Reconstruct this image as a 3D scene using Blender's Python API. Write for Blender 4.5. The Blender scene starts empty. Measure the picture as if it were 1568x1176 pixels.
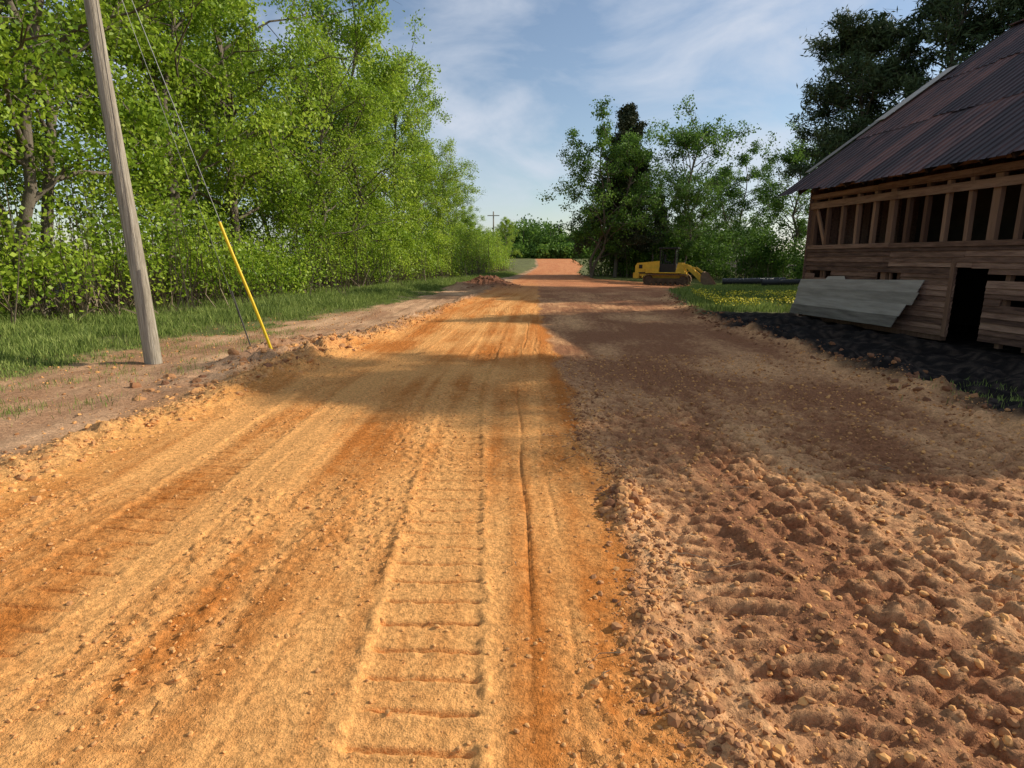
import bpy, math, numpy as np
from mathutils import Vector, Matrix
R=np.random.default_rng
sc=bpy.context.scene
# ---------------------------------------------------------------- noise
_tab=R(7).random((256,256))
def vn(x,y,s=0):
    x=np.asarray(x,float)+s*37.17; y=np.asarray(y,float)+s*91.73
    xi=np.floor(x).astype(int); yi=np.floor(y).astype(int)
    fx=x-xi; fy=y-yi; fx=fx*fx*(3-2*fx); fy=fy*fy*(3-2*fy)
    a=_tab[xi&255,yi&255]; b=_tab[(xi+1)&255,yi&255]; c=_tab[xi&255,(yi+1)&255]; d=_tab[(xi+1)&255,(yi+1)&255]
    return (a*(1-fx)+b*fx)*(1-fy)+(c*(1-fx)+d*fx)*fy
def fbm(x,y,o=4,s=0,g=.5):
    r=0;a=1;t=0
    for i in range(o):
        r=r+a*vn(x*2**i,y*2**i,s+i*3);t+=a;a*=g
    return r/t
def ss(a,b,x):
    t=np.clip((x-a)/(b-a),0,1);return t*t*(3-2*t)
# ---------------------------------------------------------------- mesh builder
class MB:
    def __init__(s): s.V=[];s.F=[];s.T=[];s.n=0
    def add(s,v,f,mat=0,tint=.5):
        v=np.asarray(v,float);f=np.asarray(f,int)
        s.V.append(v);s.F.append((f+s.n,mat));s.n+=len(v)
        s.T.append(np.broadcast_to(np.asarray(tint,float),(len(v),)).copy())
    def box(s,c,d,mat=0,tint=.5,rot=None):
        v=np.array([[x,y,z] for x in(-.5,.5) for y in(-.5,.5) for z in(-.5,.5)])*np.array(d)
        if rot is not None: v=v@np.array(rot.to_3x3()).T
        f=[[0,1,3,2],[4,6,7,5],[0,4,5,1],[2,3,7,6],[0,2,6,4],[1,5,7,3]]
        s.add(v+np.array(c),f,mat,tint)
    def beam(s,a,b,w,h,mat=0,tint=.5):
        a=Vector(a);b=Vector(b);d=b-a
        q=d.to_track_quat('X','Z').to_matrix()
        s.box((a+b)/2,(d.length,w,h),mat,tint,q)
    def tube(s,P,r,k=6,mat=0,tint=.5,cap=True):
        P=np.asarray(P,float);n=len(P);r=np.broadcast_to(r,(n,))
        T=np.gradient(P,axis=0);T/=np.linalg.norm(T,axis=1)[:,None]+1e-9
        ref=np.array([0,0,1.]) if abs(T[0][2])<.8 else np.array([1.,0,0])
        A=np.cross(T,ref);A/=np.linalg.norm(A,axis=1)[:,None]+1e-9;B=np.cross(T,A)
        th=np.arange(k)*2*np.pi/k
        v=P[:,None]+r[:,None,None]*(A[:,None]*np.cos(th)[None,:,None]+B[:,None]*np.sin(th)[None,:,None])
        i=np.arange(n-1)[:,None]*k;j=np.arange(k)[None];j2=(j+1)%k
        f=np.stack([i+j,i+j2,i+k+j2,i+k+j],-1).reshape(-1,4)
        s.add(v.reshape(-1,3),f,mat,tint)
        if cap and k>4:
            s.add(v[-1],[list(range(k))],mat,tint); s.add(v[0],[list(range(k))[::-1]],mat,tint)
    def prism(s,prof,y0,y1,mat=0,tint=.5):
        k=len(prof);a=np.array([[p[0],y0,p[1]] for p in prof]);b=np.array([[p[0],y1,p[1]] for p in prof])
        s.add(np.vstack([a,b]),[[i,(i+1)%k,k+(i+1)%k,k+i] for i in range(k)],mat,tint)
        s.add(a,[list(range(k))[::-1]],mat,tint);s.add(b,[list(range(k))],mat,tint)
    def build(s,name,mats,smooth=False,parent=None,smooth_mats=None):
        me=bpy.data.meshes.new(name);V=np.vstack(s.V)
        me.vertices.add(len(V));me.vertices.foreach_set('co',V.astype(np.float32).ravel())
        L=np.concatenate([f.ravel() for f,m in s.F]);tot=np.concatenate([np.full(len(f),f.shape[1]) for f,m in s.F])
        mi=np.concatenate([np.full(len(f),m) for f,m in s.F])
        st=np.concatenate([[0],np.cumsum(tot)[:-1]])
        me.loops.add(len(L));me.loops.foreach_set('vertex_index',L.astype(np.int32))
        me.polygons.add(len(tot));me.polygons.foreach_set('loop_start',st.astype(np.int32))
        me.polygons.foreach_set('material_index',mi.astype(np.int32))
        if smooth: me.polygons.foreach_set('use_smooth',np.ones(len(tot),bool))
        else:
            me.polygons.foreach_set('use_smooth',np.isin(mi,smooth_mats or []))
        for m in mats: me.materials.append(m)
        at=me.attributes.new('tint','FLOAT','POINT');at.data.foreach_set('value',np.concatenate(s.T).astype(np.float32))
        me.update(calc_edges=True)
        o=bpy.data.objects.new(name,me);sc.collection.objects.link(o)
        if parent: o.parent=parent
        return o
def empty(name,loc=(0,0,0),rz=0):
    e=bpy.data.objects.new(name,None);e.location=loc;e.rotation_euler=(0,0,rz);e.empty_display_size=.3
    sc.collection.objects.link(e);return e
# ---------------------------------------------------------------- materials
def mat(name,c1,c2,c3=None,rough=.9,scale=4,stretch=(1,1,1),bump=0,bscale=40,metal=0,transl=0,coord='Object',tintw=.5,spec=.2,det=4):
    m=bpy.data.materials.new(name);m.use_nodes=True;nt=m.node_tree;N=nt.nodes;L=nt.links
    b=N['Principled BSDF'];b.inputs['Roughness'].default_value=rough;b.inputs['Metallic'].default_value=metal
    b.inputs['Specular IOR Level'].default_value=spec
    tc=N.new('ShaderNodeTexCoord');mp=N.new('ShaderNodeMapping');mp.inputs['Scale'].default_value=stretch
    L.new(tc.outputs[coord],mp.inputs['Vector'])
    no=N.new('ShaderNodeTexNoise');no.inputs['Scale'].default_value=scale;no.inputs['Detail'].default_value=1 if transl else det
    no.inputs['Roughness'].default_value=.65
    L.new(mp.outputs[0],no.inputs['Vector'])
    at=N.new('ShaderNodeAttribute');at.attribute_name='tint'
    mx=N.new('ShaderNodeMath');mx.operation='MULTIPLY_ADD';mx.inputs[1].default_value=tintw
    mm=N.new('ShaderNodeMath');mm.operation='MULTIPLY';mm.inputs[1].default_value=1-tintw
    L.new(no.outputs['Fac'],mm.inputs[0]);L.new(at.outputs['Fac'],mx.inputs[0]);L.new(mm.outputs[0],mx.inputs[2])
    cr=N.new('ShaderNodeValToRGB');cr.color_ramp.elements[0].position=.28;cr.color_ramp.elements[1].position=.72
    cr.color_ramp.elements[0].color=(*c1,1);cr.color_ramp.elements[1].color=(*c2,1)
    if c3: e=cr.color_ramp.elements.new(.5);e.color=(*c3,1)
    L.new(mx.outputs[0],cr.inputs[0]);L.new(cr.outputs[0],b.inputs['Base Color'])
    if bump:
        n2=N.new('ShaderNodeTexNoise');n2.inputs['Scale'].default_value=bscale;n2.inputs['Detail'].default_value=3
        L.new(mp.outputs[0],n2.inputs['Vector'])
        bp=N.new('ShaderNodeBump');bp.inputs['Strength'].default_value=.8;bp.inputs['Distance'].default_value=bump
        L.new(n2.outputs['Fac'],bp.inputs['Height']);L.new(bp.outputs[0],b.inputs['Normal'])
    if transl:
        t=N.new('ShaderNodeBsdfTranslucent');ms=N.new('ShaderNodeMixShader');ms.inputs[0].default_value=transl
        L.new(cr.outputs[0],t.inputs['Color'])
        L.new(b.outputs[0],ms.inputs[1]);L.new(t.outputs[0],ms.inputs[2]);L.new(ms.outputs[0],N['Material Output'].inputs['Surface'])
    return m
M_leaf=mat('spring_leaves',(.13,.23,.02),(.5,.62,.07),(.3,.44,.035),rough=.5,scale=.5,transl=.45,spec=.35)
M_leaf2=mat('summer_leaves',(.045,.1,.02),(.21,.34,.05),(.11,.21,.03),rough=.6,scale=.5,transl=.35)
M_pine=mat('pine_needles',(.03,.055,.022),(.12,.155,.065),(.065,.1,.038),rough=.7,scale=.5,transl=.12)
M_cedar=mat('cedar_foliage',(.03,.045,.022),(.1,.1,.045),rough=.7,scale=.5,transl=.1)
M_bark=mat('bark',(.08,.065,.05),(.24,.2,.15),scale=3,stretch=(4,4,.8),bump=.02,bscale=20,tintw=.3)
M_grass=mat('grass_blades',(.12,.17,.04),(.36,.42,.12),(.22,.3,.06),rough=.6,scale=.6,transl=.3)
M_flower=mat('flower_petals',(.75,.6,.03),(.85,.75,.05),rough=.6)
M_dry=mat('dry_twigs',(.12,.085,.055),(.32,.25,.17),scale=3)
M_clod=mat('soil_clod',(.2,.09,.045),(.72,.37,.13),(.44,.215,.09),scale=14,tintw=.75,det=2)
M_wood=mat('weathered_red_wood',(.07,.04,.03),(.36,.225,.16),(.19,.11,.077),scale=3,stretch=(.8,6,6),bump=.006,bscale=20,tintw=.35)
M_stud=mat('old_stud_wood',(.12,.065,.042),(.34,.205,.135),scale=3,stretch=(4,4,.6),bump=.005,bscale=20,tintw=.6)
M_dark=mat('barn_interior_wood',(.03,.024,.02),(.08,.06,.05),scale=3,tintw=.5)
M_sheet=mat('grey_weathered_boards',(.12,.105,.09),(.44,.4,.35),(.27,.245,.21),scale=2,stretch=(.6,5,5),bump=.006,bscale=14,tintw=.5,rough=.85)
M_pole=mat('weathered_pole_wood',(.16,.135,.1),(.52,.47,.38),(.35,.305,.235),scale=6,stretch=(6,6,.3),bump=.02,bscale=14,tintw=.1)
M_wire=mat('galvanised_wire',(.12,.12,.12),(.25,.25,.25),rough=.5,metal=.6)
M_ygd=mat('yellow_plastic',(.72,.47,.0),(.85,.6,.01),rough=.45,spec=.4)
M_yel=mat('machine_yellow',(.5,.3,.03),(.82,.52,.04),scale=3,rough=.5,spec=.4,tintw=.3)
M_blk=mat('machine_black',(.015,.015,.015),(.05,.045,.04),scale=5,rough=.6)
M_steel=mat('dirty_steel',(.09,.06,.04),(.32,.21,.13),scale=5,rough=.8)
M_glass=mat('dark_glass',(.02,.025,.03),(.04,.05,.055),rough=.1,spec=.6)
M_pipe=mat('black_plastic_pipe',(.012,.012,.013),(.03,.03,.03),rough=.4,spec=.6)
M_roof=mat('rusted_roof_metal',(.02,.013,.014),(.18,.08,.06),(.06,.033,.032),rough=.6,scale=2.2,stretch=(3,.6,.6),metal=.1,tintw=.3,spec=.35,bump=.004,bscale=12)
# ---------------------------------------------------------------- terrain
gY=[-50,4,7.8,12,14.4,20,35,45,60,100,170,3000]
def XG(y): return np.interp(y,gY,[-7.2,-7,-7.0,-7.1,-6.3,-4.9,-3.4,-2.3,.5,4.2,6.5,6.5])
def XL(y): return np.interp(y,[-50,0,4,8,16.5,35,60,100,170,3000],[-4.1,-4.1,-3.95,-3.6,-2.64,-.95,1.2,4.4,6.8,6.8])
def XR(y): return np.interp(y,[-50,0,6,9.7,16.5,24,33,40,47,54,70,100,170,3000],[5,5,5.1,5.4,5.6,6.6,8.6,12,14,7.4,7.6,11.8,17,17])
def shift(y): return np.interp(y,[0,8,20,45,100],[0,0,.6,3.4,8])
def wind(y): return .6+.06*np.sin(y*1.9)+.05*np.sin(y*4.3+1)+.02*y*(y<6)+.12*(y>=6)
def hbase(x,y):
    h=1.45*ss(60,175,y)
    h=h-.35*np.exp(-((x-14)/8)**2-((y-47)/12)**2)
    h=h+.25*ss(-8,-16,x)+.08*ss(XG(y),XG(y)-1.5,x)
    h=h-.04*ss(.5,.9,x)*ss(30,15,y)
    return h
def hdet(x,y):
    fade=1/(1+(y/25)**2)
    loose=ss(wind(y)-.05,wind(y)+.12,x-shift(y)*.35)*ss(XR(y)+.5,XR(y)-.2,x)
    shoulder=ss(XL(y),XL(y)-.3,x)
    black=ss(XR(y)-.2,XR(y)+.3,x)*ss(19.5,17.5,y)
    h=(fbm(x*.7,y*.5,3,1)-.5)*.06
    cx=XL(y)-.05+(vn(y*.8,y*0,4)-.5)*.5
    bw=.28+.14*vn(y*.5,y*0,9)
    big=1+1.1*np.exp(-((y-10)/2.2)**2)
    h=h+np.exp(-((x-cx)/bw)**2)*(.0+.2*fbm(x*6,y*6,5,11,.6))*big*ss(45,30,y)
    c2=cx-.9;h=h+np.exp(-((x-c2)/.5)**2)*np.exp(-((y-10.2)/2)**2)*.42*fbm(x*5,y*5,5,14,.62)
    h=h+shoulder*((fbm(x*3,y*2,5,21,.6)-.5)*.07+(vn(x*5,y*.2,22)-.5)*.04)
    hp=np.exp(-((x+1.5)/1.35)**2-((y-37)/2.6)**2)
    h=h+hp*(.5+.8*fbm(x*2.5,y*2.5,5,31,.6))
    hp=np.exp(-((x+3.)/.8)**2-((y-34)/1.6)**2);h=h+hp*(.2+.35*fbm(x*3,y*3,4,32))
    h=h+np.exp(-((x-XR(y))/.35)**2)*(.0+.2*fbm(x*5,y*5,5,41,.6))*ss(40,24,y)
    h=h+black*((fbm(x*1.6,y*1.6,6,45,.62)-.35)*.5)*ss(9.4,8.0,x)
    comp=(1-loose)*(1-shoulder)*ss(XR(y)+.3,XR(y)-.3,x)
    u=x-shift(y)
    h=h+comp*((vn(u*5,y*.12,51)-.5)*.016+(vn(u*17,y*.3,52)-.5)*.005+(fbm(x*9,y*9,4,53,.6)-.5)*.012)
    crumbs=ss(.52,.72,fbm(x*30,y*27,2,54))*ss(.44,.62,fbm(x*1.4,y*.8,3,55));h=h+comp*crumbs*.014
    def track(c,w,p,dep,sharp,seed,brk=.4,skew=0.,edge=0):
        uu=u-c-(vn(y*.35,y*0,seed)-.5)*.06
        win=ss(w/2+.015,w/2-.02,np.abs(uu))
        ph=(y+skew*uu)/p+(vn(u*3,y*3,seed+1)-.5)*.16
        d=(ph-np.floor(ph)-.5)*p
        g=np.exp(-(d/sharp)**2)-.45*np.exp(-((d+.03)/.018)**2)*vn(u*25,y*25,seed+8)
        br=ss(brk-.12,brk+.15,fbm(u*6+9,y*5,3,seed+2))
        r=-dep*g*win*br-.006*win
        if edge: r=r+edge*(np.exp(-((np.abs(uu)-w/2-.03)/.03)**2))*ss(.35,.7,vn(u*20,y*18,seed+4))
        return r
    h=h+track(-.37-.055*np.clip(y-2,0,5),.48,.185,.042,.0115,61,.2,.03,.016)*ss(16,9,y)
    h=h+track(-2.45,.5,.17,.026,.012,71,.36,.08,.008)*ss(14,8,y)
    h=h+track(-1.5,.4,.17,.012,.012,76,.5,.05,.0)
    for (c,dd) in ((.08,.02),(.27,.01),(-1.05,.008),(-1.95,.007)):
        h=h-comp*dd*np.exp(-((u-c-(vn(y*.9,y*0,81)-.5)*.08)/.011)**2)*ss(.3,.5,vn(y*1.3,y*0+c*9,82))
    amp=ss(9,3,y)*.5+.5
    h=h+loose*((fbm(x*7,y*7,5,91,.68)-.5)*.085*amp+.008*vn(x*3,y*.3,92))
    def pads(c,w,p,dep,seed,skew=0,dx=0.,blk=0):
        uu=u-c-dx*(y-4)-(vn(y*.3,y*0,seed)-.5)*.1
        win=ss(w/2+.03,w/2-.03,np.abs(uu))
        side=0
        if blk: side=.5*(np.floor(uu/blk)%2)
        ph=(y+skew*uu)/p+side+(vn(u*4,y*4,seed+1)-.5)*.35
        f=np.abs(ph-np.floor(ph)-.5)*2
        sq=ss(.42,.6,f)
        if blk: sq=sq*(1-.8*ss(.36,.48,np.abs(uu/blk-np.floor(uu/blk)-.5)))
        br=.25+.75*ss(.38,.6,fbm(u*4,y*3.5,3,seed+2))
        return win*(-dep*.55+dep*sq*br), np.exp(-((np.abs(uu)-w/2-.05)/.045)**2)*.022*vn(u*12,y*12,seed+5)
    for (c,w,p,dep,sd,sk,dx,bk) in ((1.2,.46,.15,.042,101,.1,0.,0),(1.95,.54,.21,.055,111,.1,.02,.18),(2.68,.54,.21,.055,121,.1,.03,.18),(3.45,.46,.16,.048,131,.15,.02,0),(4.3,.54,.2,.05,141,0,.03,.18)):
        a,b=pads(c,w,p,dep,sd,sk,dx,bk)
        h=h+loose*(a+b)*(.4+.6*ss(11,5,y))
    w=wind(y)+shift(y)*.35
    wl=ss(12,5,y)
    h=h+np.exp(-((x-w-.1)/.11)**2)*(.0+.1*fbm(x*10,y*10,4,151,.65))*wl*(.5+1.3*np.exp(-((y-3.9)/.4)**2)+.3*ss(2.6,1.6,y))
    return h*(.3+.7*np.minimum(1,fade*1.6))
def H(x,y):
    x=np.asarray(x,float);y=np.asarray(y,float);return hbase(x,y)+hdet(x,y)
def axis(start,end,step,ratio,limit):
    a=[start]
    while a[-1]<end: a.append(a[-1]+step)
    s=step
    while a[-1]<limit: s*=ratio;a.append(a[-1]+s)
    return np.array(a)
xp=axis(0,3.3,.0145,1.024,2500);X1=np.concatenate([-xp[:0:-1],xp])
yn=axis(0,1,.05,1.35,300);Y1=np.concatenate([1.4-yn[:0:-1],axis(1.4,4.8,.0105,1.0145,3500)])
GX,GY=np.meshgrid(X1,Y1)
GZ=H(GX,GY)
nx=len(X1);ny=len(Y1)
idx=np.arange(nx*ny).reshape(ny,nx)
F=np.stack([idx[:-1,:-1],idx[:-1,1:],idx[1:,1:],idx[1:,:-1]],-1).reshape(-1,4)
def lerp(a,b,t): return a+(b-a)*t[...,None]
def C(*c): return np.array(c,float)
x,y=GX,GY
wob=(fbm(x*1.1,y*.9,4,201)-.5)
u=x-shift(y)
st=fbm(u*2.2,y*.10,4,202); st2=fbm(u*9,y*.35,3,203); bl=fbm(x*1.3,y*.8,4,204); fine=fbm(x*16,y*16,3,205)
ct_=np.clip((st*1.1+st2*.5+bl*.9-.93)*1.8+(fine-.5)*.6,0,1)
col=lerp(C(.55,.19,.04),C(.84,.41,.135),ct_)
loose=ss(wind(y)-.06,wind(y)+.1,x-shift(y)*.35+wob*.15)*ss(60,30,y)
lc=lerp(C(.34,.15,.07),C(.78,.43,.2),np.clip((fbm(x*1.2,y*.5,4,206)-.48)*1.8+(fine-.5)*1.0+.2+(GZ-hbase(x,y))*5,0,1))  # noise tones; crests painted lighter as if lit, tread hollows darker
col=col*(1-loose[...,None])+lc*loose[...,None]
far=ss(18,45,y);col=lerp(col,C(.54,.21,.095),far*.75*ss(.3,.6,bl+far*.3))
sh=ss(XL(y)+.25,XL(y)-.15,x+wob*.5)
shc=lerp(C(.40,.22,.12),C(.72,.45,.26),np.clip((fbm(x*2.,y*.7,4,207)-.35)*2+(fine-.5)*.6,0,1))
col=col*(1-sh[...,None])+shc*sh[...,None]
bm=np.exp(-((x-XL(y))/.4)**2)*ss(14,6,y);col=lerp(col,C(.76,.39,.12),bm*.75)
gm=ss(XG(y)+.35,XG(y)-.35,x+wob*1.6)
gcol=lerp(C(.1,.095,.04),C(.2,.21,.075),bl)
col=col*(1-gm[...,None])+gcol*gm[...,None]
forest=ss(XG(y)-4.5,XG(y)-6,x)*ss(90,70,y);col=lerp(col,C(.09,.06,.04),forest)
rb=ss(XR(y)-.25,XR(y)+.2,x+wob*.7)
rcol=lerp(gcol,lerp(C(.012,.01,.009),C(.06,.045,.035),ss(.5,.7,fine)),ss(19.2,17.6,y+wob*2))
rcol=lerp(rcol,C(.06,.045,.035),ss(24,30,x))
col=col*(1-rb[...,None])+rcol*rb[...,None]
hp=np.exp(-((x+1.6)/1.6)**2-((y-37)/3)**2);col=lerp(col,C(.2,.085,.045),np.clip(hp*2,0,1))
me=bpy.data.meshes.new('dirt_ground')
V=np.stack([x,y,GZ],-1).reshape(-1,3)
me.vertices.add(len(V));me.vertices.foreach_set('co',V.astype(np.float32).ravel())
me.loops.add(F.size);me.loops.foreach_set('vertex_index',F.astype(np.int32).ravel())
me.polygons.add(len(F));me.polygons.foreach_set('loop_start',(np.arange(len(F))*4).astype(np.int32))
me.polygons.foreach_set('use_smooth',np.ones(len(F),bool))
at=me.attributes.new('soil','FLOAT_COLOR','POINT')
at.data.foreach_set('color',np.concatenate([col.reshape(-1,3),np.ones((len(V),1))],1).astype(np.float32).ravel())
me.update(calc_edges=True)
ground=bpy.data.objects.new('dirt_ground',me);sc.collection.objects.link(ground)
gmz=bpy.data.materials.new('soil');gmz.use_nodes=True;nt=gmz.node_tree;N=nt.nodes;L=nt.links
b=N['Principled BSDF'];b.inputs['Roughness'].default_value=.95;b.inputs['Specular IOR Level'].default_value=.1
a=N.new('ShaderNodeAttribute');a.attribute_name='soil';tc=N.new('ShaderNodeTexCoord')
def noise(sc_,det=5,ro=.6):
    n=N.new('ShaderNodeTexNoise');n.inputs['Scale'].default_value=sc_;n.inputs['Detail'].default_value=det;n.inputs['Roughness'].default_value=ro
    L.new(tc.outputs['Object'],n.inputs['Vector']);return n
n1=noise(30,4,.78)
r1=N.new('ShaderNodeMapRange');r1.inputs[1].default_value=.3;r1.inputs[2].default_value=.68;r1.inputs[3].default_value=.5;r1.inputs[4].default_value=1.25
L.new(n1.outputs['Fac'],r1.inputs[0])
vm=N.new('ShaderNodeVectorMath');vm.operation='SCALE';L.new(a.outputs['Color'],vm.inputs[0]);L.new(r1.outputs[0],vm.inputs['Scale'])
L.new(vm.outputs[0],b.inputs['Base Color'])
bp=N.new('ShaderNodeBump');bp.inputs['Strength'].default_value=1;bp.inputs['Distance'].default_value=.02
L.new(n1.outputs['Fac'],bp.inputs['Height']);L.new(bp.outputs[0],b.inputs['Normal'])
me.materials.append(gmz)
# ---------------------------------------------------------------- clods
def ico(sub):
    import bmesh
    bm_=bmesh.new();bmesh.ops.create_icosphere(bm_,subdivisions=sub,radius=1)
    v=np.array([q.co[:] for q in bm_.verts]);f=np.array([[w.index for w in q.verts] for q in bm_.faces]);bm_.free();return v,f
def rotmats(n,rng):
    q=rng.normal(size=(n,4));q/=np.linalg.norm(q,axis=1)[:,None];w,x_,y_,z_=q.T
    return np.stack([1-2*(y_*y_+z_*z_),2*(x_*y_-z_*w),2*(x_*z_+y_*w),2*(x_*y_+z_*w),1-2*(x_*x_+z_*z_),2*(y_*z_-x_*w),2*(x_*z_-y_*w),2*(y_*z_+x_*w),1-2*(x_*x_+y_*y_)],-1).reshape(-1,3,3)
def clods(mb,px,py,r,tint,rng,sub,ro=.28,bury=.25):
    v,f=ico(sub);n=len(px)
    q=v[None]*(1+rng.uniform(-ro,ro,(n,len(v),1)))*rng.uniform(.6,1.2,(n,1,3))
    q=np.einsum('nij,nkj->nki',rotmats(n,rng),q)*r[:,None,None]
    q[:,:,2]*=.8
    pz=H(px,py)+r*bury
    q+=np.stack([px,py,pz],-1)[:,None]
    ff=f[None]+(np.arange(n)*len(v))[:,None,None]
    mb.add(q.reshape(-1,3),ff.reshape(-1,3),0,np.repeat(tint,len(v)))
rng=R(5);mb=MB()
def powr(n,a,b_): return a*(b_/a)**(rng.random(n)**2.8)
n=22000;px=rng.uniform(-4.2,.6,n);py=1.6+rng.random(n)**1.6*9
k_=rng.random(n)<ss(.35,.65,fbm(px*1.4,py*.8,3,55))+.15;px=px[k_];py=py[k_];n=len(px);clods(mb,px,py,powr(n,.003,.015),rng.uniform(.55,1.0,n),rng,1)
n=20000;px=rng.uniform(.7,5.4,n);py=1.6+rng.random(n)**1.5*9;clods(mb,px,py,powr(n,.004,.026),rng.uniform(.3,.9,n),rng,1)
n=4500;py=1.5+rng.random(n)**1.3*6;px=wind(py)+.1+rng.normal(0,.11,n);clods(mb,px,py,powr(n,.004,.03),rng.uniform(.2,.75,n),rng,1,.35,.0)
n=70;py=rng.normal(3.85,.18,n);px=wind(py)+.12+rng.normal(0,.08,n);clods(mb,px,py,rng.uniform(.015,.055,n),rng.uniform(.2,.7,n),rng,2,.2,0)
n=5000;py=3.5+rng.random(n)**1.3*18;px=XL(py)+rng.normal(-.05,.24,n);clods(mb,px,py,powr(n,.008,.042),rng.uniform(.5,.95,n),rng,1,.35,0)
n=500;py=rng.normal(10,1.3,n);px=XL(py)+rng.normal(-.5,.5,n);clods(mb,px,py,powr(n,.012,.1),rng.uniform(.1,.7,n),rng,2,.2,-.2)
n=3000;px=rng.uniform(-8,-4,n);py=5+rng.random(n)*15;clods(mb,px,py,powr(n,.005,.03),rng.uniform(.3,.9,n),rng,1)
n=700;px=-1.5+rng.normal(0,1.,n);py=36.5+rng.normal(0,1.6,n);clods(mb,px,py,powr(n,.03,.13),rng.uniform(.0,.15,n),rng,1,.28,-.3)
n=1500;py=6+rng.random(n)*22;px=XR(py)+rng.normal(0,.25,n);clods(mb,px,py,powr(n,.01,.07),rng.uniform(.0,.4,n),rng,1,.35,0)
mb.build('soil_clods',[M_clod],smooth=False)
mb=MB()
for i in range(60):
    yy=rng.uniform(2,6);xx=wind(yy)+.1+rng.normal(0,.25)
    if i>24: xx=rng.uniform(1,4.5)
    if i>44: xx=rng.uniform(-7,-4);yy=rng.uniform(5,8)
    a0=rng.uniform(0,6.28);l=rng.uniform(.05,.25);z=float(H(xx,yy))+.012
    P=[[xx,yy,z],[xx+l*.5*math.cos(a0),yy+l*.5*math.sin(a0),z+.02],[xx+l*math.cos(a0+.3),yy+l*math.sin(a0+.3),z+rng.uniform(0,.05)]]
    mb.tube(P,[.003,.002,.001],4,0,rng.random())
mb.build('dead_twigs',[M_dry])
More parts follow.
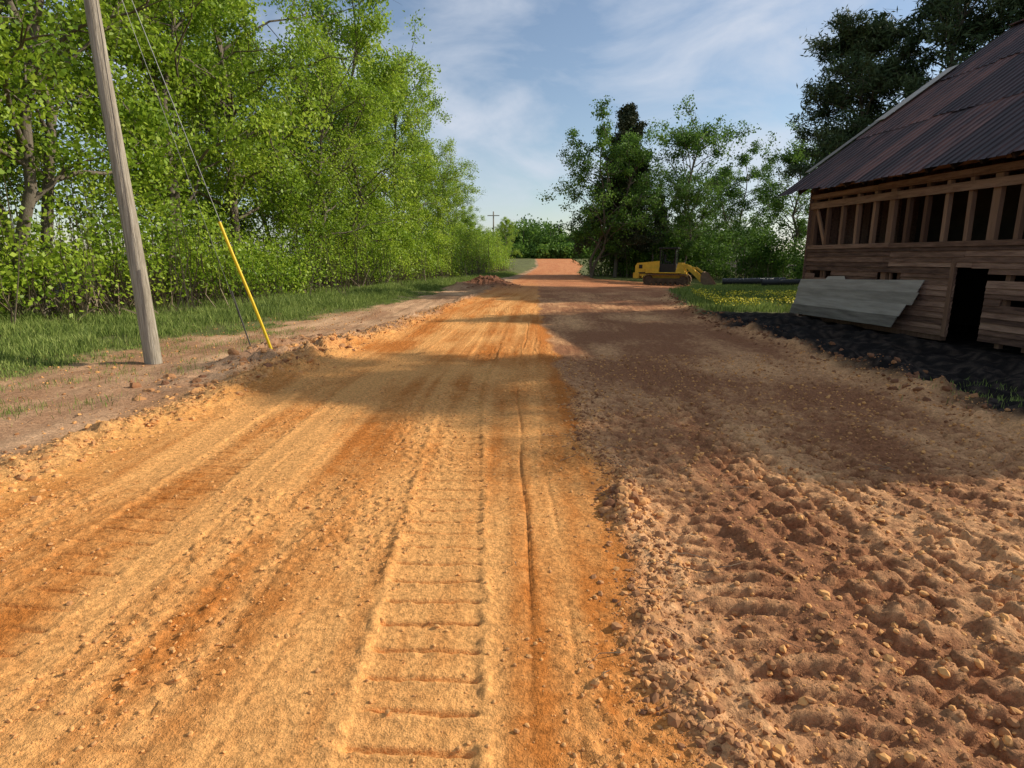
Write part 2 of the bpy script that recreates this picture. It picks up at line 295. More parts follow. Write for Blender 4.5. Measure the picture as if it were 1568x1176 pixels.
# ---------------------------------------------------------------- foliage tools
def leafquads(mb,c,s,rng,tint,mati,up=.6,asp=.34):
    n=len(c)
    nrm=rng.normal(size=(n,3));nrm/=np.linalg.norm(nrm,axis=1)[:,None];nrm+=np.array([0,0,up]);nrm/=np.linalg.norm(nrm,axis=1)[:,None]
    a=np.cross(nrm,rng.normal(size=(n,3)));a/=np.linalg.norm(a,axis=1)[:,None]+1e-9
    b_=np.cross(nrm,a);s=np.broadcast_to(s,(n,))[:,None]
    v=np.stack([c-a*s*.5,c+b_*s*asp,c+a*s*.5,c-b_*s*asp],1).reshape(-1,3)
    f=np.arange(n*4).reshape(n,4);mb.add(v,f,mati,np.repeat(tint,4))
def unit(v): return v/(np.linalg.norm(v)+1e-9)
def tree(name,seed,Ht,Rc,base,mats,nl=26,nleaf=85,ls=.13,prof='round',sig=.22,multi=1,tr=.16,gap=.12):
    rng=R(seed);mb=MB();cl=[];ct=[]
    for st_ in range(multi):
        az0=rng.uniform(0,6.28);k=9;t=np.linspace(0,1,k)
        sp=.16*Ht*(multi>1)
        P=np.stack([np.cos(az0)*sp*t**1.2+np.cumsum(rng.normal(0,.018*Ht,k))*(t>0),np.sin(az0)*sp*t**1.2+np.cumsum(rng.normal(0,.018*Ht,k))*(t>0),t*Ht*.94*(1 if st_==0 else rng.uniform(.8,.97))],-1)
        P[0,:2]=rng.normal(0,.12,2)*(multi>1)
        mb.tube(P,tr*(1-t)**.8*(1.0 if multi==1 else .75)+.02,8,0,.5)
        nn=nl//multi
        for i in range(nn):
            tt=base+(.97-base)*(i+rng.random())/nn
            o=np.array([np.interp(tt,t,P[:,j]) for j in range(3)])
            q=(tt-base)/(1-base)
            if prof=='round': ln=Rc*(.55+.75*math.sin(math.pi*min(1,q*.85+.18)))*.8
            elif prof=='cone': ln=Rc*(1-q)*.95+.3
            elif prof=='pine': ln=Rc*(.5+.6*math.sin(math.pi*min(1,q*.8+.25)))
            ln*=rng.uniform(.6,1.25)
            az=i*2.4+rng.uniform(-.6,.6);el=rng.uniform(.15,.75)*(1+q*.7) if prof!='pine' else rng.uniform(-.05,.4)+q*.6
            if prof=='cone': el=rng.uniform(.1,.5)
            d=np.array([math.cos(az)*math.cos(el),math.sin(az)*math.cos(el),math.sin(el)])
            m=6;s=np.linspace(0,1,m)[:,None]
            B=o+d*ln*s+np.cumsum(rng.normal(0,.035*ln,(m,3)),0)*(s>0)+np.array([0,0,1])*(s*(1-s))*.25*ln
            r0=tr*.42*(1-tt*.6)
            mb.tube(B,r0*(1-s[:,0])**.9+.008,5,0,.5)
            nsub=7
            for j in range(nsub):
                w=.28+.72*(j+rng.random())/nsub;w=min(w,.99)
                o2=np.array([np.interp(w,s[:,0],B[:,c_]) for c_ in range(3)])
                d2=unit(d*.7+rng.normal(0,.65,3)+np.array([0,0,.1]));l2=ln*rng.uniform(.22,.42)
                m2=4;s2=np.linspace(0,1,m2)[:,None]
                Q=o2+d2*l2*s2+np.cumsum(rng.normal(0,.05*l2,(m2,3)),0)*(s2>0)
                mb.tube(Q,r0*.35*(1-s2[:,0])+.005,3,0,.5,False)
                ctint=rng.random()
                for kk in range(3):
                    w2=rng.uniform(.3,1);o3=np.array([np.interp(w2,s2[:,0],Q[:,c_]) for c_ in range(3)])
                    d3=unit(d2*.5+rng.normal(0,.7,3));l3=l2*rng.uniform(.4,.7)
                    mb.tube([o3,o3+d3*l3],[.008,.003],3,0,.5,False)
                    nlv=int(nleaf*rng.uniform(.3,1.5)*(rng.random()>gap))
                    if nlv<1: continue
                    wl=rng.random((nlv,1))**.7
                    c=o3+d3*l3*wl+rng.normal(0,sig,(nlv,3))*np.array([1,1,.75])
                    cl.append(c);ct.append(np.clip(ctint*.5+.5*rng.random(nlv),0,1))
    c=np.vstack(cl);tn=np.concatenate(ct);n=len(c)
    if prof=='pine': leafquads(mb,c,rng.uniform(.7,1.3,n)*ls,rng,tn,1,.2,.11)
    else: leafquads(mb,c,rng.uniform(.6,1.35,n)*ls,rng,tn,1)
    o=mb.build(name,mats,smooth_mats=[0]);return o
def dup(src,name,loc,s=1,rz=0,sz=None):
    o=bpy.data.objects.new(name,src.data);sc.collection.objects.link(o)
    put(o,loc,s,rz,sz);return o
def put(o,loc,s=1,rz=0,sz=None):
    o.location=(loc[0],loc[1],float(hbase(loc[0],loc[1]))-.05);o.scale=(s,s,sz or s);o.rotation_euler=(0,0,rz)
LM=[M_bark,M_leaf];LM2=[M_bark,M_leaf2]
A=tree('deciduous_tree',11,13.5,4.2,.14,LM,nl=34,nleaf=82,ls=.12,gap=.18)
B=tree('deciduous_tree.001',12,13,3.9,.2,LM,nl=32,nleaf=46,ls=.12,multi=2,gap=.25)
Ct=tree('deciduous_tree.002',13,12.5,4.4,.12,LM,nl=34,nleaf=82,ls=.125,multi=2,tr=.14,gap=.18)
put(A,(-13.6,10.5),1.05,0);put(B,(-12.4,15.5),1.15,1);put(Ct,(-12.3,21.5),1.1,2,1.2)
k=3
for (s_,x_,y_,sc_,rz,sz) in ((A,-11.2,26.5,1.1,3.,1.2),(B,-9.9,29.5,.9,.3,.85),(Ct,-10.,32.5,1.1,.7,1.17),(B,-9.,37.5,1.0,2.2,1.05),(A,-8.2,42,.95,4.4,1.04),(Ct,-7.7,48,.86,5.1,.88),(B,-6.9,54,.8,.4,.9),(A,-6.0,62,.68,1.9,.7),(Ct,-4.5,73,.6,3.3,.55),
    (Ct,-18,13.5,1.2,2.5,1.2),(B,-17.5,21,1.2,5,1.25),(A,-16.5,29,1.2,1,1.2),(Ct,-15,37,1.15,4,1.1),(A,-13,47,1.05,2.6,1.05),(Ct,-22,24,1.2,3.9,1.2),(Ct,-16,7,1.1,1.5,1.1)):
    dup(s_,'deciduous_tree.%03d'%k,(x_,y_),sc_,rz,sz);k+=1
D=tree('deciduous_tree.%03d'%k,21,14,4.6,.17,LM2,nl=36,nleaf=52,ls=.19,multi=2,sig=.25,gap=.25);k+=1
E=tree('deciduous_tree.%03d'%k,22,13,4.4,.25,LM2,nl=28,nleaf=40,ls=.19,sig=.24,gap=.3);k+=1
put(D,(7.4,56),.98,.6);put(E,(18.2,58),1.08,1)
for (s_,x_,y_,sc_,rz) in ((E,13.6,62,.85,1.4),(E,14.9,54,.62,4),(D,23,60,.85,3),(E,24.5,50,.85,.3),(D,25.5,43,.8,2),(E,23.5,37,.7,5),(D,20.,33.5,.52,1.2),(D,28,31,.8,4)):
    dup(s_,'deciduous_tree.%03d'%k,(x_,y_),sc_,rz);k+=1
ced=tree('cedar_tree',31,15,3.2,.1,[M_bark,M_cedar],nl=64,nleaf=44,ls=.18,prof='cone',sig=.2);put(ced,(9.9,57.5),1.12)
dup(ced,'cedar_tree.001',(12.4,61),.85,2);dup(ced,'cedar_tree.002',(29,38),.8,1)
dup(A,'deciduous_tree.%03d'%k,(-.6,92),.5,2,.52);k+=1
dup(ced,'cedar_tree.003',(15.8,64),.6,3)
pn=tree('pine_tree',41,18,3.9,.42,[M_bark,M_pine],nl=36,nleaf=66,ls=.4,prof='pine',sig=.26,tr=.24,gap=.3);put(pn,(21,37),.86)
pn2=tree('pine_tree.001',42,18,4.0,.38,[M_bark,M_pine],nl=36,nleaf=66,ls=.4,prof='pine',sig=.26,tr=.24,gap=.3);put(pn2,(25.,35),.98,1)
tp=tree('pine_tree.002',43,18,2.5,.74,[M_bark,M_pine],nl=24,nleaf=44,ls=.38,prof='pine',sig=.26,tr=.2,gap=.2);put(tp,(25.2,14.4),1.0,1)
kp=3
for (s_,x_,y_,sc_,rz) in ((pn,29,33,1.0,2),(pn2,33,38,1.1,4),(pn2,34,30,1.0,5),(tp,24,22.3,.86,2)):
    dup(s_,'pine_tree.%03d'%kp,(x_,y_),sc_,rz);kp+=1
def mass(name,pts,rng,mats,per,ls,rad,zr,twigs=.5,up=.5):
    mb=MB();cs=[];ts=[]
    for (px_,py_,hh) in pts:
        g=float(hbase(px_,py_))
        for q in range(per):
            c0=np.array([px_+rng.normal(0,rad),py_+rng.normal(0,rad),g+hh*rng.uniform(zr,1)])
            if rng.random()<twigs:
                P=[[c0[0]+rng.normal(0,.3),c0[1]+rng.normal(0,.3),g-.05],list((c0+np.array([c0[0],c0[1],g]))/2+rng.normal(0,.12,3)),list(c0+np.array([0,0,.3]))]
                mb.tube(P,[.022,.014,.004],3,0,rng.random(),False)
            n=int(rng.uniform(15,60));t0=rng.random()
            cs.append(c0+rng.normal(0,.26,(n,3))*np.array([1,1,.9]));ts.append(np.clip(t0*.5+.5*rng.random(n),0,1))
    c=np.vstack(cs);t=np.concatenate(ts);leafquads(mb,c,rng.uniform(.6,1.3,len(c))*ls,rng,t,1,up)
    return mb.build(name,mats)
rng=R(77)
pts=[]
for yy in np.arange(9,80,.55):
    e=XG(yy)-np.interp(yy,[8,14,24,40,80],[4.6,4.4,4.4,3.2,2.4])
    hm=1.2+3.6*float(vn(yy*.35,0,401))
    for q in range(2): pts.append((e-rng.uniform(0,2.2)-.8*float(vn(yy*.5,3,402)),yy+rng.uniform(-.4,.4),hm*rng.uniform(.6,1.2)))
    if yy<50 and rng.random()<.8: pts.append((e-rng.uniform(5,9),yy+rng.uniform(-.4,.4),rng.uniform(2.5,6)))
mass('undergrowth',pts,rng,[M_dry,M_leaf],11,.13,.55,.15,.9)
pts=[]
for q in range(140):
    t=rng.random()
    xx=np.interp(t,[0,.4,.75,1],[8.8,17,23,23]);yy=np.interp(t,[0,.4,.75,1],[60,57,48,27])
    pts.append((xx+rng.normal(0,1)+rng.random()*2,yy+rng.random()*3,rng.uniform(1.5,4.5)))
mass('undergrowth.001',pts,rng,[M_dry,M_leaf2],14,.2,.7,.05)
pts=[]
for q in range(420):
    xx=rng.uniform(-60,80);yy=rng.uniform(185,230);pts.append((xx,yy,rng.uniform(6,13)+3*math.sin(xx*.25)))
for q in range(160): pts.append((rng.uniform(-30,60),rng.uniform(178,186),rng.uniform(2.5,4.5)))
mb=MB();cs=[];ts=[]
for (px_,py_,hh) in pts:
    g=float(hbase(px_,py_));m=34;t=rng.random()
    ctr=rng.normal(0,1,(m,3));ctr/=np.linalg.norm(ctr,axis=1)[:,None];ctr=ctr*rng.random((m,1))**.4*np.array([max(hh*.33,1.6),max(hh*.33,1.6),hh*.45])+np.array([px_,py_,g+hh*.48])
    for c0 in ctr: cs.append(c0+rng.normal(0,.6,(9,3)));ts.append(np.clip(t*.5+.5*rng.random(9),0,1))
    mb.tube([[px_,py_,g],[px_,py_,g+hh*.7]],[.2,.05],5,0,.5,False)
c=np.vstack(cs);leafquads(mb,c,rng.uniform(.5,1.1,len(c)),rng,np.concatenate(ts),1,.5)
mb.build('distant_tree_line',[M_bark,M_leaf2])
# ---------------------------------------------------------------- grass
def blades(mb,px,py,h,rng,w=.016,mati=0):
    n=len(px);z=hbase(px,py)+hdet(px,py);az=rng.uniform(0,6.28,n);la=rng.uniform(0,6.28,n);ln=h*rng.uniform(.1,.6,n)
    s=np.stack([np.cos(az),np.sin(az),az*0],-1)*w*rng.uniform(.6,1.3,(n,1));o=np.stack([px,py,z-.01],-1)
    mid=o+np.stack([np.cos(la)*ln*.35,np.sin(la)*ln*.35,h*.6],-1);tip=o+np.stack([np.cos(la)*ln,np.sin(la)*ln,h],-1)
    v=np.stack([o-s*.7,o+s*.7,mid+s*.5,tip,mid-s*.5],1).reshape(-1,3)
    k=np.arange(n)[:,None]*5
    mb.add(v,k+np.array([[0,1,2,3,4]]),mati,np.repeat(rng.random(n),5))
rng=R(9);mb=MB()
n=200000;py=5+rng.random(n)**1.35*60;px=XG(py)+.5-rng.random(n)**1.1*6.2
keep=(px+ (fbm(px*1.1,py*.9,4,201)-.5)*1.8< XG(py)-.1+rng.normal(0,.2,n))&(fbm(px*.9,py*.7,4,301)>.36+rng.normal(0,.03,n))
px=px[keep];py=py[keep];hh=(.04+.34*fbm(px*.9,py*.9,4,300)**1.3)*rng.uniform(.4,1.5,len(px))*ss(0,1.6,XG(py)-px+.4)
hh=np.maximum(hh,.05);blades(mb,px,py,hh,rng,w=.011)
cxs=rng.uniform(-8.5,-4.6,110);cys=5.5+rng.random(110)*9
for a_,b2 in zip(cxs,cys):
    m=int(rng.uniform(10,70));blades(mb,a_+rng.normal(0,.16,m),b2+rng.normal(0,.16,m),rng.uniform(.03,.12,m),rng,.005)
mb.build('grass',[M_grass])
mb=MB()
n=130000;py=17.5+rng.random(n)**1.2*45;px=XR(py)+rng.random(n)**.9*16
keep=(px>XR(py)+.35+rng.normal(0,.2,n))&(px<26)&(py>19)&(fbm(px*.7,py*.6,3,303)>.3)
px=px[keep];py=py[keep];blades(mb,px,py,(.05+.24*fbm(px*.8,py*.8,3,305))*rng.uniform(.6,1.3,len(px))*ss(50,40,py)+.03,rng,.016)
for (a_,b2) in ((5.7,6.9),(6.2,7.4),(5.9,6.3)):
    m=160;blades(mb,a_+rng.normal(0,.35,m),b2+rng.normal(0,.3,m),rng.uniform(.03,.1,m),rng,.005)
mb.build('grass.001',[M_grass])
mb=MB();n=5200;py=rng.uniform(19.,28,n);px=rng.uniform(6.8,13,n);keep=(fbm(px*.6,py*.5,3,310)>.47)&(px>XR(py)+.9)
px=px[keep];py=py[keep];c=np.stack([px,py,H(px,py)+rng.uniform(.18,.36,len(px))],-1);leafquads(mb,c,.05,rng,rng.random(len(px)),0,1.2,.5)
mb.build('yellow_wildflowers',[M_flower])
# ---------------------------------------------------------------- utility pole + guys
pe=empty('utility_pole',(-5.97,9.66,float(hbase(-5.97,9.66))))
mb=MB();t=np.linspace(0,1,14);P=np.stack([-.36*t+.01*np.sin(t*9),.0*t,-.3+8.9*t],-1)
mb.tube(P,.132-.055*t,20,0,.5);mb.build('pole_shaft',[M_pole],smooth=True,parent=pe)
mb=MB();mb.tube([[-.1,0,7.2],[-.35,0,7.2]],.012,6);mb.box((-.24,-.1,7.5),(.08,.02,.3));mb.build('pole_hardware',[M_wire],parent=pe)
ge=empty('guy_wire',(-4.03,9.9,float(hbase(-4.03,9.9))))
A0=np.array([0,0,-.05]);T0=np.array([-2.25,-.24,7.6])
mb=MB();mb.tube([A0,T0],.006,5,0,.3);mb.build('wire_strand',[M_wire],parent=ge)
mb=MB();d=unit(T0-A0);s=np.linspace(.02,1,10)[:,None]*2.42;Pg=A0+d*s+np.array([.012,0,0])*np.sin(s*2)
mb.tube(Pg,.024,10,0,.5);mb.build('yellow_guard',[M_ygd],smooth=True,parent=ge)
g2=empty('guy_wire.001',(-5.05,11.3,float(hbase(-5.05,11.3))))
mb=MB();mb.tube([[0,0,-.05],[-1.2,-1.62,7.2]],.005,5,0,.2);mb.tube([[0,0,-.05],[-.17,-.24,1.1]],.012,6,0,.2);mb.build('wire_strand',[M_wire],parent=g2)
fe=empty('utility_pole.001',(-2.8,92,float(hbase(-2.8,92))))
mb=MB();mb.tube([[0,0,0],[0,0,8.2]],[.14,.09],8);mb.box((0,0,7.6),(1.8,.1,.12));mb.build('pole_shaft',[M_pole],parent=fe)
# ---------------------------------------------------------------- barn
be=empty('wooden_barn',(8.43,17.06,0),math.atan2(-.992,.128))
Lb=9.9;Wb=12.0;rng=R(55)
zr=lambda d: 3.92+.7*d
openings=[(.4,1.1,1.12,1.38),(2.79,3.52,1.18,1.42),(4.97,5.68,0,1.56),(6.03,7.1,.78,.98),(8.4,9.1,1.12,1.4),(7.9,8.6,0.45,.6)]
mb=MB()
z=.12
while z<1.9:
    cuts=sorted([(a_,b2) for (a_,b2,z0,z1) in openings if z+.06>z0 and z+.06<z1])
    segs=[];s0=-.02
    for a_,b2 in cuts: segs.append((s0,a_));s0=b2
    segs.append((s0,Lb))
    for a_,b2 in segs:
        p=a_
        while p<b2-.02:
            l=min(rng.uniform(1.8,4.2),b2-p)
            if b2-p-l<.4: l=b2-p
            if not(rng.random()<.05 and z>.3) :
                sag=rng.normal(0,.008)
                rot=Matrix.Rotation(math.radians(-9),3,'X')@Matrix.Rotation(rng.normal(0,.004),3,'Y')
                mb.box((p+l/2,-.055,z+.065+sag),(l-.006,.02,.135),0,rng.random(),rot)
            p+=l
    z+=.115
mb.build('clapboard_siding',[M_wood],parent=be)
mb=MB()
s=0.0;i=0
while s<Lb:
    w=.09 if i%5 else .16
    z0=0.02 if not(4.85<s<5.7) else 1.7
    mb.box((s+.05,.03,(z0+3.26)/2),(w,.1,3.26-z0),0,rng.random(),Matrix.Rotation(rng.normal(0,.01),3,'Y'))
    s+=rng.uniform(.46,.66);i+=1
mb.beam((.12,.02,3.05),(.62,.02,2.0),.05,.1,0,.8)
mb.box((Lb/2,.03,3.32),(Lb,.13,.1),0,.4)
mb.box((2.4,.03,.08),(4.8,.14,.16),0,.3)
mb.box((4.9,-.085,.85),(.1,.03,1.5),0,.4)
for (a_,b2,z0,z1) in openings:
    if z0>0:
        mb.box(((a_+b2)/2,-.0,z0-.02),(b2-a_+.1,.1,.04),0,.7);mb.box(((a_+b2)/2+.0,.0,(z0+z1)/2),(.05,.05,z1-z0),0,.4)
mb.build('wall_studs',[M_stud],parent=be)
mb=MB()
for (z0,hh,yy,gap) in ((1.99,.10,-.075,.0),(3.11,.17,-.075,0),(3.36,.1,-.07,.06),(3.56,.09,-.06,.1),(3.74,.1,-.05,.05)):
    p=-.03
    while p<Lb:
        l=rng.uniform(2.2,4);l=min(l,Lb-p)
        if rng.random()>=gap: mb.box((p+l/2,yy,z0+rng.normal(0,.008)),(l-.01,.024,hh),0,rng.random(),Matrix.Rotation(rng.normal(0,.004),3,'Y'))
        p+=l+.001
mb.box((-.045,-.045,1.9),(.03,.13,3.7),0,.5)
mb.build('trim_boards',[M_wood],parent=be)
mb=MB()
def endwall(s_,mb):
    d=0.0
    while d<Wb:
        w=.19;zz=zr(min(d+w/2,Wb-d-w/2))-.12
        mb.box((s_,d+w/2,zz/2),(.025,w-.006,zz),0,rng.random());d+=w
endwall(0.0,mb);endwall(Lb,mb)
p=0
while p<Lb:
    mb.box((p+.09,Wb,1.9),(.184,.025,3.85),0,rng.random());p+=.19
mb.build('board_walls',[M_wood],parent=be)
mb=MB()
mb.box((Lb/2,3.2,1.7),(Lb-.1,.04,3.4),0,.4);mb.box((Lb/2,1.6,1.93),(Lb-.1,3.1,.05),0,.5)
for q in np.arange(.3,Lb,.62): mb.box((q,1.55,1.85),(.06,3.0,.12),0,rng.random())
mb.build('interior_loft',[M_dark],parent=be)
mb=MB()
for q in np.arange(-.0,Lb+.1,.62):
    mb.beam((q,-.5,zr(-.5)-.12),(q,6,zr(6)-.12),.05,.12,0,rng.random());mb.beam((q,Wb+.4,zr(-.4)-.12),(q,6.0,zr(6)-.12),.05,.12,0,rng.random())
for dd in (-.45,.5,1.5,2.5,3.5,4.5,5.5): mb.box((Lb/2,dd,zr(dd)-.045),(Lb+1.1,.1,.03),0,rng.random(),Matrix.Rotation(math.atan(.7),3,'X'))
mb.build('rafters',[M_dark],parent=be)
def roof(mb,sgn):
    cs_=[(-.62,1.75),(1.6,3.95),(3.8,6.02)]
    for ci,(d0,d1) in enumerate(cs_):
        p=-.65
        while p<Lb+.6:
            w=.66;tn=rng.random();off=rng.uniform(0,.015)+ci*.016;e=d0-rng.uniform(0,.12)
            prof=[]
            for r_ in range(4):
                c=p+.02+r_*(w-.04)/3
                prof+=[(c-.02,0),(c,.03),(c+.02,0)]
                if r_<3: prof+=[(c+(w-.04)/6,.003)]
            prof=np.array(prof);m=len(prof);v=[]
            ds=np.linspace(e,d1,6);sk=rng.normal(0,.006)
            for d in ds:
                bow=rng.uniform(0,.014)
                dd=d if sgn>0 else Wb-d
                for a_,hh in prof: v.append((a_+sk*(d-e),dd,zr(d)+.0+off+hh+bow*(d<ds[1])))
            idx=np.arange(len(ds)*m).reshape(len(ds),m)
            f=np.stack([idx[:-1,:-1],idx[:-1,1:],idx[1:,1:],idx[1:,:-1]],-1).reshape(-1,4)
            mb.add(v,f,0,tn);p+=w-.03
mb=MB();roof(mb,1);roof(mb,-1);mb.beam((-.7,6,zr(6)+.06),(Lb+.7,6,zr(6)+.06),.3,.03,0,.6)
mb.build('metal_roof',[M_roof],parent=be)
mb=MB()
mb.beam((-.72,2.2,zr(2.2)+.1),(-.72,4.3,zr(4.3)+.12),.4,.012,0,.9);mb.beam((-.8,.2,zr(.2)+.06),(-.8,2.3,zr(2.3)+.09),.22,.012,0,.4)
mb.build('loose_roof_sheet',[M_sheet],parent=be)
mb=MB()
nb=4
for i in range(nb):
    t0=i/nb;t1=(i+1)/nb+.03
    zz0=.16+.92*t0;zz1=.16+.92*t1;o0=-.42+.28*t0-.02*(i%2);o1=-.42+.28*t1-.025
    s0=-.08+rng.uniform(-.12,.2);s1=3.9+.5*t0+rng.uniform(-.1,.08);s1b=s1+.09
    up=.02+.14*t0
    v=np.array([(s0,o0,zz0),(s1,o0,zz0+up*.8),(s1b,o1,zz1+up),(s0+.02,o1,zz1)],float);v2=v+np.array([0,-.016,.006])
    mb.add(np.vstack([v,v2]),[[0,1,2,3],[7,6,5,4],[0,4,5,1],[1,5,6,2],[2,6,7,3],[3,7,4,0]],0,.2+.6*rng.random())
mb.add([(.9,-.15,1.02),(1.9,-.17,1.05),(1.7,-.1,1.25),(1.05,-.1,1.22)],[[0,1,2,3]],0,.9)
mb.build('leaning_boards',[M_sheet],parent=be)
# ---------------------------------------------------------------- track loader
te=empty('track_loader',(11.9,45.2,float(hbase(12.1,45.2))-.02),math.radians(-22));te.scale=(.9,.9,.94)
def part(name,fn,mats,bev=.02):
    mb=MB();fn(mb);o=mb.build(name,mats,parent=te)
    if bev:
        m=o.modifiers.new('b','BEVEL');m.width=bev;m.segments=2;m.limit_method='ANGLE'
    return o
def trk(mb):
    for sy in(-1,1):
        y0=sy*.98
        path=[];r=.43
        for a_ in np.linspace(math.pi/2,3*math.pi/2,9): path.append((-1.55+r*math.cos(a_),.45+r*math.sin(a_)))
        for a_ in np.linspace(-math.pi/2,math.pi/2,9): path.append((1.25+r*math.cos(a_),.45+r*math.sin(a_)))
        path=np.array(path+[path[0]]);seg=np.linalg.norm(np.diff(path,axis=0),axis=1);cum=np.concatenate([[0],np.cumsum(seg)])
        for q in np.arange(0,cum[-1],.19):
            px_=np.interp(q,cum,path[:,0]);pz_=np.interp(q,cum,path[:,1]);qx=np.interp(q+.05,cum,path[:,0]);qz=np.interp(q+.05,cum,path[:,1])
            an=math.atan2(qz-pz_,qx-px_);rt=Matrix.Rotation(-an,3,'Y')
            mb.box((px_,y0,pz_),(.175,.48,.045),0,.6,rt)
            nrm=np.array([math.sin(an),0,-math.cos(an)])
            mb.box(np.array([px_,y0,pz_])+nrm*.04,(.03,.48,.06),0,.7,rt)
def frm(mb):
    for sy in(-1,1):
        y0=sy*.98;mb.box((-.15,y0,.45),(2.6,.26,.3),0,.1)
        for xx,rr in((-1.55,.36),(1.25,.35)):
            mb.tube([(xx,y0-.14,.45),(xx,y0+.14,.45)],rr,16,0,.1)
        for xx in np.linspace(-1.1,.85,6): mb.tube([(xx,y0-.16,.2),(xx,y0+.16,.2)],.13,10,0,.1)
def body(mb):
    mb.box((-.3,0,.72),(2.6,1.35,.45),0,.5)
    mb.prism([(-2.75,.75),(-2.75,1.55),(-2.6,1.78),(-.75,1.95),(-.75,.75)],-.68,.68,0,.6)
    mb.box((-2.62,0,.8),(.5,1.9,.45),0,.5)
    for sy in(-1,1):
        mb.box((-.1,sy*.98,1.03),(2.3,.6,.07),0,.7)
        mb.box((-1.3,sy*.82,1.2),(1.1,.3,.42),0,.5)
        mb.prism([(.55,.95),(.75,1.8),(1.1,1.8),(1.35,.95)],sy*.78-.07,sy*.78+.07,0,.6)
    mb.box((1.15,0,.9),(.5,1.35,.5),0,.5)
def cab(mb):
    mb.box((-.1,0,1.35),(1.35,1.3,.75),0,.5)
    for xx in(-.72,.5):
        for yy in(-.62,.62): mb.box((xx,yy,2.2),(.11,.1,1.35),0,.5)
    mb.box((-.08,0,2.93),(1.55,1.5,.13),0,.3)
    mb.tube([(-1.5,.3,1.85),(-1.5,.3,2.5)],.06,8,0,.5)
    for q in np.linspace(.95,1.55,5): mb.box((-2.77,0,q),(.04,1.1,.06),0,.5)
    mb.box((-2.3,-.69,1.5),(.3,.03,.3),0,.4)
    mb.box((-1.7,-.69,1.0),(1.6,.03,.12),0,.4)
def seat(mb):
    mb.box((-.2,0,1.85),(.5,.5,.15));mb.box((-.42,0,2.15),(.12,.5,.6));mb.box((.35,0,1.9),(.1,.7,.45))
def glass(mb):
    mb.box((-.72,0,2.25),(.02,1.1,1.15));mb.box((.52,0,2.2),(.02,1.1,1.25));
def arms(mb):
    for sy in(-1,1):
        yy=sy*.72
        pr=[(.75,1.6),(.82,1.82),(1.6,1.6),(2.5,.85),(2.75,.4),(2.55,.33),(2.3,.62),(1.5,1.33)]
        mb.prism(pr,yy-.06,yy+.06,0,.6)
        mb.beam((1.15,sy*.55,1.05),(2.0,sy*.6,1.25),.09,.09,0,.2)
    mb.box((1.95,0,1.15),(.2,1.4,.2),0,.5)
    mb.beam((1.2,0,1.5),(2.1,0,1.4),.12,.12,0,.4);mb.beam((2.1,0,1.45),(2.75,0,1.0),.1,.16,0,.5)
def bucket(mb):
    pr=[(2.72,1.12),(2.6,.7),(2.66,.3),(2.95,.08),(3.75,.03),(3.76,.06),(3.0,.14),(2.76,.36),(2.7,.7),(2.8,1.1)]
    mb.prism(pr,-1.22,1.22,0,.6)
    for sy in(-1,1): mb.prism([(2.72,1.12),(2.6,.7),(2.66,.3),(2.95,.08),(3.75,.03),(3.6,.3),(3.0,1.05)],sy*1.22-.02,sy*1.22+.02,0,.5)
    for q in np.linspace(-1.1,1.1,8): mb.box((3.85,q,.05),(.25,.08,.05),0,.4)
part('tracks',trk,[M_steel],.0);part('track_frames',frm,[M_steel],.0);part('body',body,[M_yel]);part('cab',cab,[M_blk]);part('seat',seat,[M_blk]);part('cab_glass',glass,[M_glass],0);part('lift_arms',arms,[M_yel]);part('bucket',bucket,[M_steel])
# ---------------------------------------------------------------- corrugated pipes
for i,(a0,b0,r) in enumerate((((15.,42.5),(18.8,41.),.26),((16.6,39.6),(19.6,38.8),.22))):
    m=90;t=np.linspace(0,1,m*2);P=np.stack([a0[0]+(b0[0]-a0[0])*t,a0[1]+(b0[1]-a0[1])*t,hbase(a0[0]+(b0[0]-a0[0])*t,a0[1]+(b0[1]-a0[1])*t)+r+.08],-1)
    mb=MB();mb.tube(P,r*(1-.08*(np.arange(m*2)//2%2)),20,0,.5,False)
    mb.tube(P[::-1],r*.85,20,0,.5,False)
    mb.build('drainage_pipe' if i==0 else 'drainage_pipe.001',[M_pipe],smooth=False)
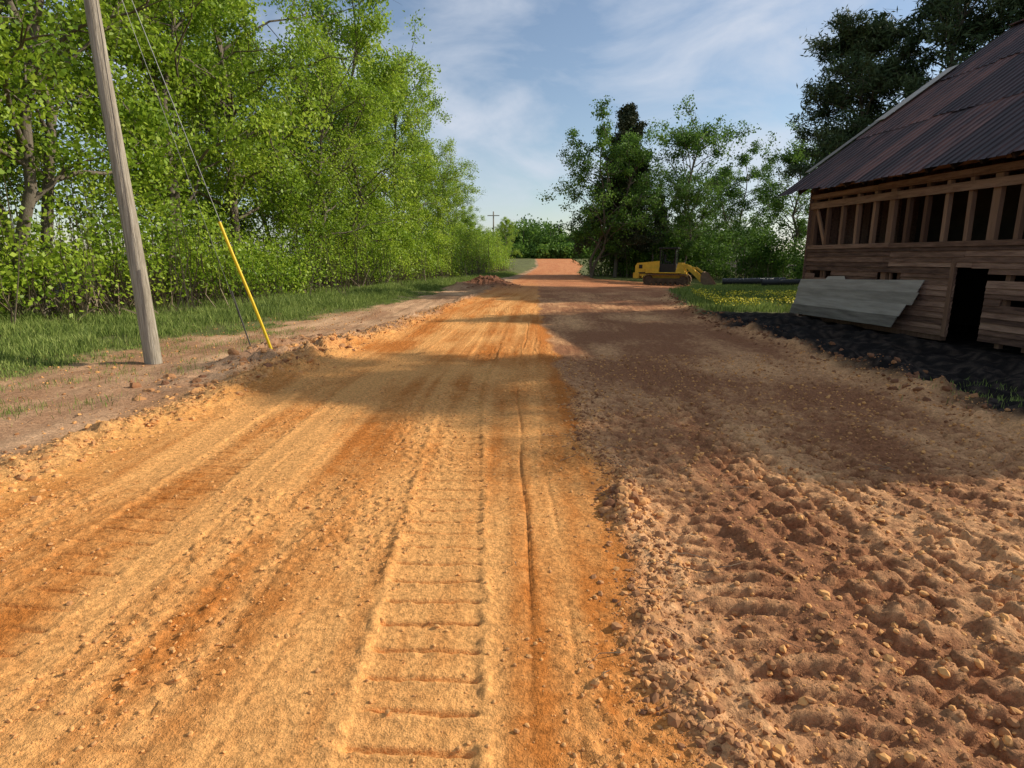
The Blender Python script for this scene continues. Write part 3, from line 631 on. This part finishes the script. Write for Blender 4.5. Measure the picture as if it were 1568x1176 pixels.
# ---------------------------------------------------------------- sun, sky, camera
el=math.radians(31);sd=Vector((.976*math.cos(el),.218*math.cos(el),math.sin(el))).normalized()
sl=bpy.data.lights.new('sun','SUN');sl.energy=5;sl.angle=math.radians(.5);sl.color=(1,.91,.76)
so=bpy.data.objects.new('sun',sl);so.rotation_euler=(-sd).to_track_quat('-Z','Y').to_euler();sc.collection.objects.link(so)
w=bpy.data.worlds.new('World');sc.world=w;w.use_nodes=True;nt=w.node_tree;N=nt.nodes;L=nt.links
bg=N['Background'];bg.inputs['Strength'].default_value=.125
sky=N.new('ShaderNodeTexSky');sky.sky_type='NISHITA';sky.sun_disc=False;sky.sun_elevation=el;sky.sun_rotation=math.atan2(sd.x,sd.y)
sky.air_density=1.0;sky.dust_density=.5
tc=N.new('ShaderNodeTexCoord');mp=N.new('ShaderNodeMapping');mp.inputs['Scale'].default_value=(1.5,1.0,3.4);mp.inputs['Rotation'].default_value=(.25,.75,.3)
no=N.new('ShaderNodeTexNoise');no.inputs['Scale'].default_value=2.3;no.inputs['Detail'].default_value=6;no.inputs['Roughness'].default_value=.55;no.inputs['Distortion'].default_value=.5
L.new(tc.outputs['Generated'],mp.inputs[0]);L.new(mp.outputs[0],no.inputs['Vector'])
cr=N.new('ShaderNodeValToRGB');cr.color_ramp.elements[0].position=.4;cr.color_ramp.elements[1].position=.64
cr.color_ramp.elements[0].color=(.05,.05,.05,1);cr.color_ramp.elements[1].color=(.8,.8,.8,1)
L.new(no.outputs['Fac'],cr.inputs[0])
mx=N.new('ShaderNodeMix');mx.data_type='RGBA';mx.inputs['B'].default_value=(5.5,5.9,6.7,1)
L.new(cr.outputs[0],mx.inputs['Factor']);L.new(sky.outputs[0],mx.inputs['A']);L.new(mx.outputs['Result'],bg.inputs['Color'])
cam=bpy.data.cameras.new('camera');cam.sensor_width=36;cam.lens=900/1568*36;cam.clip_end=6000;cam.clip_start=.05
co=bpy.data.objects.new('camera',cam);co.location=(0,0,1.7);co.rotation_euler=(math.radians(90-12.1),0,0);sc.collection.objects.link(co);sc.camera=co
sc.view_settings.view_transform='Standard';sc.view_settings.look='None';sc.view_settings.exposure=0
